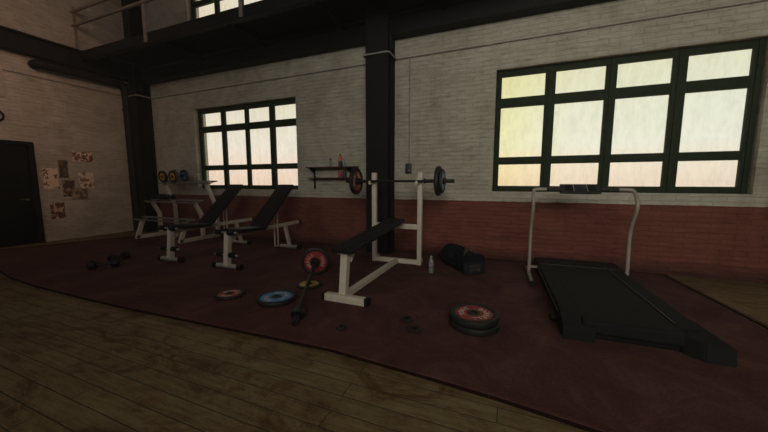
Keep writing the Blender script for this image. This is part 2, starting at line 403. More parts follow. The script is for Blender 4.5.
window('window_4', W4, (.082, .114, .088, .105), V2, [(5.19, 5.30), (6.06, 6.19)])

# door in the left wall
dr = MB()
dr.box((LX + .03, 3.155, 1.02), (.06, .09, 2.05), bev=.006).box((LX + .03, 2.145, 1.02), (.06, .09, 2.05), bev=.006).box((LX + .03, 2.65, 2.0), (.058, 1.1, .09), bev=.006)
dfr = struct(dr.build('door_1', M['dframe']))
dp = MB().box((LX + .02, 2.65, .98), (.03, .93, 1.94), bev=.004)
for zc, hh in ((1.45, .8), (.5, .75)):
    dp.box((LX + .037, 2.65, zc), (.008, .62, hh), bev=.003)
dpn = dp.build('door_panel', M['door'], dfr)
h = MB().cyl((LX + .035, 3.02, .90), (LX + .075, 3.02, .90), .012).cyl((LX + .07, 3.02, .90), (LX + .085, 3.02, .90), .024, bev=.004).bar((LX + .08, 3.03, .90), (LX + .08, 2.92, .90), .016, .014)
h.build('door_handle', M['brass'], dpn)
dpn['label'] = 'black scuffed door leaf'

# rug: one big low mat with a stitched hem, rolled at its edge
ZR = .018
out = [(-8.62, 2.25), (-7.6, 2.02), (-6.53, 1.86), (-5.9, 1.77), (-5.2, 1.73), (-4.3, 1.725), (-3.3, 1.745), (-2.4, 1.785), (-1.7, 1.815), (-1.15, 1.835), (-.8, 1.81), (-.4, 1.785), (0, 1.75), (.45, 1.69), (1.0, 1.62), (1.6, 1.57), (2.2, 1.56),
       (2.20, 2.3), (2.15, 3.1), (2.12, 3.6), (2.06, 4.4), (2.0, 5.10), (.5, 5.13), (-3, 5.13), (-7.4, 5.12), (-7.7, 4.5), (-8.05, 3.7), (-8.35, 2.9)]
def densify(P, n=4):
    Q = []
    for i in range(len(P)):
        a, b_ = Vector(P[i]), Vector(P[(i + 1) % len(P)])
        for k in range(n): Q.append(a.lerp(b_, k / n))
    return Q
def inset(P, d):
    Q = []
    for i, p in enumerate(P):
        t = (P[(i + 1) % len(P)] - P[i - 1]).normalized(); Q.append(p + Vector((-t.y, t.x)) * d)
    return Q
P0 = densify(out); b = bmesh.new(); rings = []
for d_, z in ((0, 0.001), (0, .026), (.004, .030), (.030, .032), (.036, .028), (.037, .016), (.046, .016), (.047, ZR)):
    rings.append([b.verts.new((q.x, q.y, z)) for q in inset(P0, d_)])
for a, c in zip(rings, rings[1:]):
    for k in range(len(a)): b.faces.new((a[k], a[(k + 1) % len(a)], c[(k + 1) % len(a)], c[k]))
top = b.faces.new(rings[-1]); b.faces.new(rings[0][::-1])
bmesh.ops.triangulate(b, faces=[top])
mbr = MB(); mbr.merge(b)
rug = mbr.build('rug', M['rug'])
rug.data.materials.append(M['rug_hem_shade'])
for f in rug.data.polygons:
    if len(f.vertices) == 4 and (abs(f.normal.z) < .6 or .0155 < f.center.z < .0175): f.material_index = 1
tag(rug, 'huge dark red rug covering the gym floor up to the brick wall', 'rug')

# faint dust haze filling the hall
hz = MB().box(((LX + RX) / 2, (BY + D) / 2, CZ / 2), (RX - LX - .02, D - BY - .02, CZ - .02)).build('dust_haze', None, smooth=False)
hm = bpy.data.materials.new('dust_haze'); hm.use_nodes = True; t_ = hm.node_tree; t_.nodes.clear()
vs = t_.nodes.new('ShaderNodeVolumeScatter'); vs.inputs['Density'].default_value = .0065; vs.inputs['Anisotropy'].default_value = .35; vs.inputs['Color'].default_value = (.95, .93, .88, 1)
ho = t_.nodes.new('ShaderNodeOutputMaterial'); t_.links.new(vs.outputs[0], ho.inputs['Volume']); hz.data.materials.clear(); hz.data.materials.append(hm)
hz['kind'] = 'stuff'; hz['label'] = 'faint dusty haze in the air of the hall'; hz['category'] = 'haze'

# ---- steel: columns, beams, mezzanine
def ibeam(mb, p, q, w, h, t=.025, up=(0, 1, 0)):
    """w = flange width, h = depth between flanges along `up`"""
    p, q, up = Vector(p), Vector(q), Vector(up); z = (q - p).normalized(); x = up.cross(z).normalized(); L = (q - p).length
    mt = Matrix((x, up, z)).transposed().to_4x4(); mt.translation = (p + q) / 2
    for c, d_ in (((0, h / 2 - t / 2, 0), (w, t, L)), ((0, -h / 2 + t / 2, 0), (w, t, L)), ((0, 0, 0), (t, h - t * 1.9, L))):
        b = bmesh.new(); bmesh.ops.create_cube(b, size=1); bmesh.ops.scale(b, vec=d_, verts=b.verts); bmesh.ops.translate(b, vec=c, verts=b.verts); mb.merge(b, mt)
def steel_column(x, y, w, d_, base=True):
    m = MB(); ibeam(m, (x, y, 0), (x, y, CZ), w, d_, .03)
    o = struct(m.build('steel_column', M['steel'], smooth=False))
    b_ = MB().box((x, y, .012), (w + .08, d_ - .01, .024), bev=.003)
    for sx in (-1, 1): b_.cyl((x + sx * (w / 2 + .02), y - d_ / 2 + .05, .02), (x + sx * (w / 2 + .02), y - d_ / 2 + .05, .04), .012, 6)
    b_.build('base_plate', M['steel'], o)
    g = MB()
    g.prism([(x + w / 2, y - .12, 3.65), (x + w / 2 + .05, y - .12, 3.60), (x + w / 2 + .05, y - .12, 3.42), (x + w / 2, y - .12, 3.36)], (0, .1, 0))
    g.build('gusset', M['steel'], o, smooth=False)
    return o
c1 = steel_column(-2.07, 5.0, .395, .35); c1['label'] = 'black steel column standing between the two big windows'; c1['category'] = 'column'
c2 = steel_column(-8.455, 5.005, .25, .34); c2['label'] = 'black steel column in the room corner'; c2['category'] = 'column'
m = MB().box((( LX + RX) / 2, 4.64, 4.06), (RX - LX, 1.08, .08))
mez = struct(m.build('mezzanine_floor', M['deck'], smooth=False))
m = MB(); m.box(((LX + RX) / 2, 4.085, 4.0), (RX - LX, .03, .185), bev=.004)
m.box(((LX + RX) / 2, 4.13, 3.917), (RX - LX, .10, .02))
m.box(((LX + RX) / 2, 4.13, 4.085), (RX - LX, .10, .02))
m.build('edge_channel', M['steel'], mez, smooth=False)
m = MB(); ibeam(m, (LX, 5.06, 3.80), (RX, 5.06, 3.80), .22, .32, .025, (0, 0, 1))
m.build('wall_beam', M['steel'], mez, smooth=False)
m = MB()
for k in range(9):
    x = -8.0 + k * 1.75; ibeam(m, (x, 4.14, 3.96), (x, 5.17, 3.96), .10, .12, .012, (0, 0, 1))
m.build('joists', M['deck'], mez, smooth=False)
m = MB(); ibeam(m, (LX + .105, BY, 3.915), (LX + .105, 5.15, 3.915), .20, .37, .03, (0, 0, 1))
struct(m.build('wall_beam', M['steel'], smooth=False))
# railing
rl = empty('railing', (-8.87, 4.05, 3.92)); tag(rl, 'weathered metal railing with two rails along the upper walkway', 'railing')
def at(o, mb, name, mat, smooth=True):
    """build a mesh given in world coordinates under the thing o"""
    ob = mb.build(name, mat, o, smooth); ob.data.transform(Matrix.LocRotScale(o.location, o.rotation_euler, None).inverted()); return ob
for k, x in enumerate((-8.86, -6.55, -4.13, -1.7, .7)):
    at(rl, MB().box((x, 4.055, 4.46), (.07, .022, 1.08), bev=.003).box((x, 4.066, 3.99), (.07, .012, .12), bev=.003), 'post', M['rail'])
at(rl, MB().cyl((-8.9, 4.04, 4.90), (RX, 4.04, 4.90), .030), 'upper_rail', M['rail'])
at(rl, MB().cyl((-8.9, 4.04, 4.62), (RX, 4.04, 4.62), .030), 'lower_rail', M['rail'])
# pipe
m = MB().tube([(LX + .02, 3.35, 3.58), (LX + .17, 3.35, 3.585), (LX + .17, 3.47, 3.59), (LX + .165, 4.0, 3.60), (LX + .15, 4.60, 3.61), (LX + .14, 4.84, 3.61), (LX + .14, 4.88, 3.36), (LX + .14, 4.88, 2.6), (LX + .14, 4.88, .02)], .085, 20, 2)
pp = m.build('drain_pipe', M['pipe']); tag(pp, 'thick dark pipe along the left wall, bending down beside the corner column', 'pipe')
m = MB()
m.lathe([(.086, -.03), (.10, -.03), (.10, .03), (.086, .03)], 24, Matrix.Translation((LX + .14, 4.88, 3.0))); m.build('clamp', M['pipe'], pp)
# conduits
m = MB()
zc = 3.325
m.tube([(-1.86, 5.165, zc), (RX - .02, 5.165, zc + .03)], .009, 8)
m.tube([(-8.27, 5.165, zc - .02), (-2.29, 5.165, zc)], .009, 8)
m.tube([(-1.605, 5.165, zc), (-1.605, 5.165, 1.56)], .010, 8)
m.tube([(LX + .015, -1, zc + .03), (LX + .015, 4.85, zc + .03)], .010, 8)
cnd = m.build('wall_conduit', M['conduit']); tag(cnd, 'thin grey conduit running along the upper brick wall', 'conduit')
m = MB(); m.tube([(-2.32, 5.165, zc), (-2.30, 4.81, zc + .0), (-2.27, 4.80, zc), (-1.87, 4.80, zc), (-1.845, 4.83, zc), (-1.84, 5.165, zc)], .014, 8).build('column_clamp', M['strap'], cnd)
m = MB(); m.tube([(-8.60, 4.84, zc - .02), (-8.58, 4.81, zc - .02), (-8.30, 4.80, zc - .02), (-8.26, 4.84, zc - .02), (-8.25, 5.165, zc - .02)], .012, 8).build('column_clamp', M['strap'], cnd)
# power box
pb = MB().box((-1.61, 5.155, 1.483), (.10, .05, .17), bev=.008).build('power_socket', M['box']); tag(pb, 'small dark socket box at the foot of the vertical conduit', 'socket')
MB().box((-1.61, 5.125, 1.485), (.078, .012, .145), bev=.004).build('cover', M['box'], pb)
MB().box((-1.60, 5.116, 1.45), (.022, .01, .022), bev=.003).build('red_switch', M['can_red'], pb)
MB().box((-1.585, 5.116, 1.45), (.010, .01, .03), bev=.002).build('lever', M['strap'], pb)
# ring and board at the left picture edge
rg = MB().lathe([(.100 + .017 * math.cos(a), .017 * math.sin(a)) for a in [2 * PI * k / 12 for k in range(12)]], 32, Matrix.Translation((LX + .02, 2.755, 2.49)) @ Matrix.Rotation(PI / 2, 4, 'Y')).build('wall_ring', M['cap'])
tag(rg, 'black ring hung on the left wall above the door', 'ring')
bd = MB().box((LX + .012, 2.76, 3.16), (.024, .32, .62), bev=.004).build('wall_board', M['tan']); tag(bd, 'plain tan board fixed high on the left wall at the picture edge', 'board')

# posters on the left wall
PO = [('torn rust brown poster, highest on the left wall', (3.793, 1.93, 4.161, 1.705), ((.78, .60, .42), (.20, .07, .035), (.10, .045, .03), 7, .50)),
      ('large pale peeling poster nearest the black door', (3.288, 1.546, 3.535, 1.105), ((.78, .60, .42), (.13, .09, .05), (.10, .06, .03), 9, .42)),
      ('narrow grey brown poster strip beside the large pale one', (3.545, 1.72, 3.708, 1.329), ((.16, .115, .07), (.09, .07, .05), (.03, .025, .02), 9, .50)),
      ('dark mottled poster in the middle of the cluster', (3.580, 1.30, 3.796, .925), ((.38, .28, .18), (.10, .065, .04), (.05, .035, .025), 10, .55)),
      ('pale peeling poster at the right of the cluster', (3.862, 1.47, 4.14, 1.105), ((.78, .60, .42), (.17, .11, .06), (.12, .07, .045), 9, .47)),
      ('camouflage brown poster under the pale right one', (3.712, 1.112, 4.02, .85), ((.42, .33, .21), (.16, .10, .055), (.14, .13, .07), 8, .52)),
      ('lowest poster, torn, with a dark red top', (3.344, .813, 3.584, .461), ((.52, .40, .29), (.16, .05, .035), (.08, .045, .03), 8, .52))]
for i, (lb, (y0, z1, y1, z0), (ca, cb_, cc, sc, th)) in enumerate(PO):
    pts = []
    def edge(a, b_, n=9):
        for k in range(n):
            p = Vector(a).lerp(Vector(b_), k / n); j = rnd.uniform(0, .016) if k else .004
            cy, cz = (y0 + y1) / 2, (z0 + z1) / 2; p = p + (Vector((cy, cz)) - p).normalized() * j; pts.append(p)
    edge((y0, z0), (y1, z0)); edge((y1, z0), (y1, z1)); edge((y1, z1), (y0, z1)); edge((y0, z1), (y0, z0))
    xx = LX + .0015 + .002 * (i % 3)
    o = MB().prism([(xx, p.x, p.y) for p in pts], (.0015, 0, 0)).build('wall_poster', poster_mat('poster_paper', ca, cb_, cc, sc * 1.4, (i * 3.1, i * 1.7, i * 2.3), th), smooth=False)
    tag(o, lb, 'poster', 'torn posters on the left wall')

# ================================================================== weight plates
def make_plate(name, Rr, T, facemat, parent=None, words=('BARBELL', '20KG'), rubber='rubber', hub=.26, lsize=None, bothsides=False, fr=.74):
    """disc with its axis on local z, centred at z = 0"""
    rf = Rr * fr; h = T / 2; hr = Rr * hub
    prof = [(rf, -h * .55), (rf + .004, -h * .86), (rf + .012, -h), (Rr - .012, -h), (Rr - .003, -h * .75), (Rr, -h * .4), (Rr, h * .4), (Rr - .003, h * .75), (Rr - .012, h), (rf + .012, h), (rf + .004, h * .86), (rf, h * .55)]
    rim = MB().lathe(prof, 56).build(name, M[rubber], parent)
    MB().lathe([(hr - .002, -h * .66), (rf + .001, -h * .66), (rf + .001, h * .66), (hr - .002, h * .66)], 48).build('painted_face', M[facemat], rim)
    m = MB().lathe([(.0245, -h * .9), (hr, -h * .8), (hr + .004, -h * .6), (hr + .004, h * .6), (hr, h * .8), (.0245, h * .9)], 40)
    m.lathe([(.0245, h * .85), (.038, h * .85), (.036, h * 1.0), (.0255, h * 1.0)], 32).build('hub', M['iron'], rim)
    if words:
        mid = (rf + hr) / 2; sz = lsize or (rf - hr) * .62; m = MB()
        text_arc(m, words[0], mid - sz * .30, sz, PI / 2, h * .67, sz * .70 / mid)
        m.build('lettering', M['letter'], rim); m = MB()
        text_arc(m, words[1], mid - sz * .35, sz, -PI / 2, h * .67, sz * .70 / mid, -1)
        m.build('lettering', M['letter'], rim)
    return rim
def place(o, loc, rot=(0, 0, 0)): o.location = loc; o.rotation_euler = rot; return o

p = place(make_plate('weight_plate', .209, .056, 'red', words=('BARBELL', '20KG')), (-.218, 2.63, ZR + .029), (0, 0, R(0)))
tag(p, 'lower red faced weight plate of the stack of two', 'weight plate', 'weight plates lying on the rug')
p2 = copy_tree(p); place(p2, (-.222, 2.622, ZR + .098), (R(1.0), R(1.0), R(-100)))
tag(p2, 'upper red faced weight plate, on top of the stack of two', 'weight plate', 'weight plates lying on the rug')
p.rotation_euler.z = R(40)
p = place(make_plate('weight_plate', .200, .050, 'blue', fr=.80), (-2.192, 2.445, ZR + .026), (0, 0, R(-35))); tag(p, 'large blue faced weight plate lying flat on the rug', 'weight plate', 'weight plates lying on the rug')
p = place(make_plate('weight_plate', .150, .034, 'red', words=('BARBELL', '10KG'), fr=.78), (-2.755, 2.358, ZR + .018), (0, 0, R(10))); tag(p, 'small red faced weight plate left of the blue one', 'weight plate', 'weight plates lying on the rug')
p = place(make_plate('weight_plate', .150, .030, 'yellow', words=('BARBELL', '15KG'), fr=.76), (-2.149, 2.955, ZR + .016), (0, 0, R(-20))); tag(p, 'yellow faced weight plate under the leaning barbell', 'weight plate', 'weight plates lying on the rug')
# small iron rings
def small_ring(loc, r, lb):
    o = MB().lathe([(r * .40, -.010), (r * .9, -.010), (r, -.006), (r, .006), (r * .9, .010), (r * .40, .010)], 32).build('small_weight', M['rubber2'])
    place(o, loc, (0, 0, rnd.random())); MB().lathe([(r * .38, -.0105), (r * .48, -.0105), (r * .48, .0115), (r * .38, .0115)], 24).build('bore_ring', M['iron'], o)
    tag(o, lb, 'weight plate', 'small black ring weights on the rug')
small_ring((-.783, 2.503, ZR + .014), .058, 'small black ring weight, the farther one of the close pair')
small_ring((-.671, 2.342, ZR + .014), .058, 'small black ring weight, the nearer one of the close pair')
small_ring((-1.253, 2.15, ZR + .014), .040, 'tiny black ring weight lying alone before the press bench')

# ---- barbells
def barbell_bar(L, r=.0145, sleeve=.36, sr=.024):
    m = MB(); m.cyl((-L / 2 + sleeve, 0, 0), (L / 2 - sleeve, 0, 0), r, 20)
    for s in (-1, 1):
        m.cyl((s * (L / 2 - sleeve - .01), 0, 0), (s * L / 2, 0, 0), sr, 24)
        m.cyl((s * (L / 2 - sleeve - .02), 0, 0), (s * (L / 2 - sleeve), 0, 0), .036, 24)
    return m
def yrot(): return (0, PI / 2, 0)
bb = empty('barbell', (-1.50, 4.235, 1.262)); tag(bb, 'loaded black barbell resting on the hooks of the press bench', 'barbell')
barbell_bar(1.66, .018, .40, .026).build('bar', M['iron'], bb)
pl = make_plate('weight_plate', .205, .050, 'orangered', bb, words=('BARBELL', '20KG')); place(pl, (-.66, 0, 0), yrot()); pl.rotation_euler = (0, PI / 2, 0)
pl['label'] = 'red faced plate'
pl = make_plate('weight_plate', .205, .055, 'rubber2', bb, words=None, rubber='rubber2'); place(pl, (.615, 0, 0), yrot())
pl = make_plate('weight_plate', .165, .036, 'blue', bb, words=('BARBELL', '10KG'), rubber='rubber2'); place(pl, (.667, 0, 0), yrot()); pl['label'] = 'smaller plate with a blue face'
for x in (-.60, -.715): MB().cyl((x - .015, 0, 0), (x + .015, 0, 0), .042, 24, bev=.004).build('collar', M['iron'], bb)
MB().cyl((.69, 0, 0), (.72, 0, 0), .038, 24, bev=.004).build('collar', M['iron'], bb)
# floor barbell
near, far = Vector((-1.640, 2.030, ZR + .027)), Vector((-2.320, 3.345, ZR + .186))
dv = (far - near).normalized(); Lb = (far - near).length
fb = empty('barbell', near); fb.rotation_euler = dv.to_track_quat('X', 'Z').to_euler(); tag(fb, 'barbell lying on the rug, one red plate at its far end', 'barbell')
m = MB(); m.cyl((.0, 0, 0), (.30, 0, 0), .026, 20, bev=.003); m.cyl((.30, 0, 0), (Lb - .16, 0, 0), .0225, 20); m.cyl((Lb - .16, 0, 0), (Lb + .12, 0, 0), .024, 20)
m.build('bar', M['iron'], fb)
pl = make_plate('weight_plate', .186, .048, 'red', fb, words=('BARBELL', '25KG'), hub=.3, fr=.78); place(pl, (Lb, 0, 0), (PI, PI / 2, 0)); pl['label'] = 'red faced plate'
pl.rotation_euler = Euler((0, -PI / 2, 0)).to_matrix().to_euler()
m = MB().lathe([(.027, -.03), (.045, -.045), (.062, -.025), (.062, .025), (.045, .045), (.027, .03)], 24); o = m.build('collar', M['iron'], fb); place(o, (.175, 0, 0), (0, PI / 2, 0))
m = MB().lathe([(.025, -.03), (.05, -.03), (.058, -.015), (.058, .015), (.05, .03), (.025, .03)], 24); o = m.build('collar', M['iron'], fb); place(o, (Lb - .055, 0, 0), (0, PI / 2, 0))

# ================================================================== press bench with rack
pbn = empty('press_bench', (-1.53, 3.6, ZR)); tag(pbn, 'cream bench press rack with a black padded bench', 'weight bench')
def P(mb, name, mat, lb=None):
    o = at(pbn, mb, name, mat)
    if lb: o['label'] = lb
    return o
for x in (-1.900, -1.175):
    P(MB().box((x, 4.345, .70), (.066, .066, 1.38), bev=.006), 'upright', M['white'])
    P(MB().box((x - .02, 4.255, 1.224), (.030, .115, .022), bev=.004).box((x - .02, 4.205, 1.241), (.03, .012, .05), bev=.003).box((x - .02, 4.306, 1.254), (.05, .012, .09), bev=.003), 'hook', M['white'])
    P(MB().box((x + (.005 if x < -1.5 else -.005), 4.42, ZR + .045), (.05, .12, .07), bev=.012), 'foot', M['white'])
P(MB().box((-1.537, 4.35, .588), (.70, .05, .075), bev=.006), 'crossbar', M['white'])
P(MB().box((-1.537, 4.35, ZR + .035), (.78, .066, .066), bev=.006), 'base_crossbar', M['white'])
P(MB().bar((-1.545, 2.74, ZR + .045), (-1.53, 4.33, ZR + .038), .07, .06), 'base_rail', M['white'])
P(MB().bar((-1.548, 2.715, ZR + .05), (-1.548, 2.775, .50), .078, .075), 'front_leg', M['white'])
P(MB().box((-1.545, 2.83, .512), (.15, .20, .022), bev=.004).prism([(-1.54, 2.84, .50), (-1.54, 2.93, .50), (-1.54, 2.84, .40)], (.03, 0, 0)), 'seat_bracket', M['white'])
P(MB().box((-1.500, 2.67, ZR + .038), (.47, .075, .075), bev=.008), 'foot_bar', M['white'])
for s in (-1, 1): P(MB().box((-1.500 + s * .248, 2.67, ZR + .040), (.045, .082, .080), bev=.012), 'end_cap', M['cap'])
# pad, slightly rising to the rack
pm = MB().box((0, 0, 0), (.255, 1.50, .052), bev=.018, seg=4)
pad = P(MB().box((-1.505, 3.425, .625), (.255, 1.52, .055), rot=(R(5.7), 0, R(-2.3)), bev=.02, seg=4), 'bench_pad', M['vinyl'])
P(MB().bar((-1.56, 2.85, .52), (-1.49, 4.33, .655), .05, .035).bar((-1.48, 4.33, .655), (-1.48, 4.345, .60), .05, .03), 'pad_rail', M['white'])
pm.bm.free()

# ================================================================== adjustable benches
def make_adj():
    x0, y0 = -3.73, 3.12
    t = empty('incline_bench', (x0, y0, ZR))
    def A(mb, name, mat, lb=None):
        o = at(t, mb, name, mat)
        if lb: o['label'] = lb
        return o
    A(MB().bar((x0, y0, ZR + .05), (x0, y0 + .045, .545), .075, .075), 'front_post', M['whiteb'])
    for yy, nm in ((y0, 'front_foot'), (4.54, 'rear_foot')):
        f = A(MB().cyl((x0 - .20, yy, ZR + .042), (x0 + .20, yy, ZR + .042), .033), nm, M['silver'], 'bare steel foot tube')
        for s in (-1, 1): A(MB().cyl((x0 + s * .185, yy, ZR + .044), (x0 + s * .255, yy, ZR + .044), .043, bev=.008), 'end_cap', M['cap'])
    A(MB().bar((x0, 3.2, .485), (x0, 4.86, .482), .05, .055), 'main_rail', M['whiteb'])
    A(MB().bar((x0, 4.86, .482), (x0, 4.93, .482), .056, .061, .01), 'rail_end_cap', M['cap'])
    A(MB().bar((x0, 4.45, .465), (x0, 4.56, ZR + .06), .05, .055), 'rear_leg', M['whiteb'])
    A(MB().prism([(x0 - .015, y0 + .06, .46), (x0 - .015, y0 + .20, .46), (x0 - .015, y0 + .06, .34)], (.03, 0, 0)), 'gusset', M['whiteb'])
    A(MB().box((x0, 3.50, .535), (.31, .56, .05), rot=(R(-4), 0, 0), bev=.018, seg=4), 'seat', M['vinyl'])
    d = Vector((0, 4.53 - 3.76, 1.19 - .53)); L = d.length; ang = math.atan2(d.z, d.y)
    A(MB().box((x0, 3.76 + d.y / 2, .53 + d.z / 2), (.32, L, .052), rot=(ang, 0, 0), bev=.018, seg=4), 'backrest', M['vinyl'])
    A(MB().bar((x0, 3.80, .525), (x0, 4.46, 1.085), .05, .03), 'backrest_support', M['whiteb'])
    for s in (-1, 1): A(MB().bar((x0 + s * .035, 4.20, .83), (x0 + s * .035, 4.20, .13), .014, .024, .002), 'support_link', M['whiteb'])
    A(MB().bar((x0 - .045, 4.20, .135), (x0 + .045, 4.20, .135), .02, .02, .002), 'link_pin', M['silver'])
    for z in (.545, .225):
        A(MB().cyl((x0 - .20, y0 - .01, z), (x0 + .20, y0 - .01, z), .011, 12), 'roller_axle', M['silver'])
        for s in (-1, 1): A(MB().cyl((x0 + s * .055, y0 - .01, z), (x0 + s * .165, y0 - .01, z), .036, bev=.008), 'foam_roller', M['cap'])
        A(MB().cyl((x0 + .175, y0 - .01, z), (x0 + .205, y0 - .01, z), .019, bev=.004), 'axle_knob', M['silver'])
    return t
bB = make_adj(); tag(bB, 'right one of the two black incline benches under the left window', 'weight bench', 'incline benches')
bB.location.x += .07; bB.rotation_euler.z = R(2.8)
bA = copy_tree(bB); bA.location.x -= 1.16; bA.location.y -= .03
tag(bA, 'left incline bench, standing beside the dumbbell rack', 'weight bench', 'incline benches')

# ================================================================== dumbbell rack
rk = empty('dumbbell_rack', (-6.7, 4.5, ZR)); tag(rk, 'three tier dumbbell rack with cream slanted legs in the corner', 'rack')
def K(mb, name, mat): return at(rk, mb, name, mat)
XL, XR = -7.40, -6.03
for x in (XL, XR):
    K(MB().bar((x, 4.06, ZR + .045), (x, 4.98, ZR + .045), .06, .075), 'base_rail', M['whiteb'])
    K(MB().bar((x, 4.08, ZR + .02), (x, 4.22, .43), .06, .075), 'leg', M['whiteb'])
    K(MB().bar((x, 4.58, ZR + .05), (x, 4.58, .55), .06, .07).bar((x, 4.58, .54), (x, 4.44, .82), .06, .07), 'leg', M['whiteb'])
    K(MB().bar((x, 4.95, ZR + .05), (x, 4.95, .70), .06, .07).bar((x, 4.95, .69), (x - .07, 4.78, 1.22), .06, .07), 'leg', M['whiteb'])
for (yc, zc_, ln, sx) in ((4.24, .45, 1.66, -6.74), (4.44, .835, 1.62, -6.70), (4.80, 1.235, 1.62, -6.71)):
    m = MB()
    for s in (-1, 1):
        m.box((sx, yc + s * .075, zc_ + s * .02), (ln, .045, .006), rot=(R(14), 0, 0), bev=.002)
        m.box((sx, yc + s * .098, zc_ + s * .02 + .01), (ln, .006, .03), rot=(R(14), 0, 0), bev=.002)
        m.box((sx, yc + s * .053, zc_ + s * .02 + .0), (ln, .006, .022), rot=(R(14), 0, 0), bev=.002)
    for x in (XL, XR): m.box((x, yc, zc_ - .015), (.05, .20, .012), rot=(R(14), 0, 0))
    K(m, 'shelf', M['shelfsteel'])
def make_dumbbell(Rr, gap, facemat, wd=.05):
    """axis along local y, resting with its plates on z=0"""
    t = empty('dumbbell', (0, 0, 0))
    MB().cyl((0, -gap / 2 - wd, Rr), (0, gap / 2 + wd, Rr), .015, 16).build('handle', M['iron'], t)
    for s in (-1, 1):
        if facemat:
            p_ = make_plate('weight_disc', Rr, wd, facemat, t, words=None, hub=.22, fr=.60)
            place(p_, (0, s * (gap / 2 + wd / 2 - .01), Rr), (PI / 2 if s < 0 else -PI / 2, 0, 0))
        else:
            p_ = MB().lathe([(.014, -wd / 2), (Rr * .86, -wd / 2), (Rr, -wd / 2 + .01), (Rr, wd / 2 - .01), (Rr * .86, wd / 2), (.014, wd / 2)], 8).build('weight_disc', M['cap'], t)
            place(p_, (0, s * (gap / 2 + wd / 2 - .01), Rr), (PI / 2, 0, R(22.5)))
    return t
G1 = 'dumbbells on the top shelf of the rack'
dy = empty('dumbbell', (-7.31, 4.80, 1.245), 0, (R(6), 0, 0)); tag(dy, 'left one of the two big dumbbells on the top shelf, yellow and blue discs', 'dumbbell', G1)
MB().cyl((0, -.17, .138), (0, .17, .138), .015, 16).build('handle', M['iron'], dy)
for yy, fm in ((-.125, 'yellow'), (.135, 'blue')):
    p_ = place(make_plate('weight_disc', .137, .055, fm, dy, words=None, hub=.22, fr=.60), (0, yy, .138), (PI / 2, 0, 0)); p_['label'] = fm + ' faced disc'
d2 = copy_tree(dy); d2.location.x = -6.965; tag(d2, 'right one of the two big dumbbells on the top shelf, yellow and blue discs', 'dumbbell', G1)
G2 = 'black dumbbells on the middle shelf of the rack'
db = make_dumbbell(.055, .12, None, .06); place(db, (-7.35, 4.44, .872)); tag(db, 'black dumbbell at the left end of the middle shelf', 'dumbbell', G2)
for x, lb in ((-7.17, 'black dumbbell second from the left on the middle shelf'), (-6.99, 'black dumbbell third from the left on the middle shelf'), (-6.81, 'black dumbbell rightmost on the middle shelf')):
    c = copy_tree(db); c.location.x = x; tag(c, lb, 'dumbbell', G2)
def floor_db(a, b_, r, lb):
    a, b_ = Vector(a), Vector(b_); d = b_ - a
    t = empty('dumbbell', ((a + b_) / 2).to_3d() + Vector((0, 0, ZR))); t.rotation_euler = (0, 0, math.atan2(d.y, d.x) - PI / 2)
    L = d.length
    MB().cyl((0, -L / 2, r), (0, L / 2, r), .014, 16).build('handle', M['iron'], t)
    for s in (-1, 1):
        o = MB().lathe([(.013, -.045), (r * .8, -.045), (r, -.03), (r, .03), (r * .8, .045), (.013, .045)], 8).build('weight_disc', M['cap'], t); place(o, (0, s * (L / 2 - .03), r), (PI / 2, 0, 0))
        o = MB().lathe([(.013, -.012), (.028, -.012), (.028, .012), (.013, .012)], 16).build('collar', M['iron'], t); place(o, (0, s * (L / 2 - .09), r), (PI / 2, 0, 0))
    tag(t, lb, 'dumbbell', 'black dumbbells on the rug')
floor_db((-5.42, 2.36), (-5.22, 2.60), .062, 'black dumbbell on the rug, the nearer of the two by the incline benches')
floor_db((-5.60, 2.70), (-5.66, 2.95), .062, 'black dumbbell on the rug, the farther of the two by the incline benches')

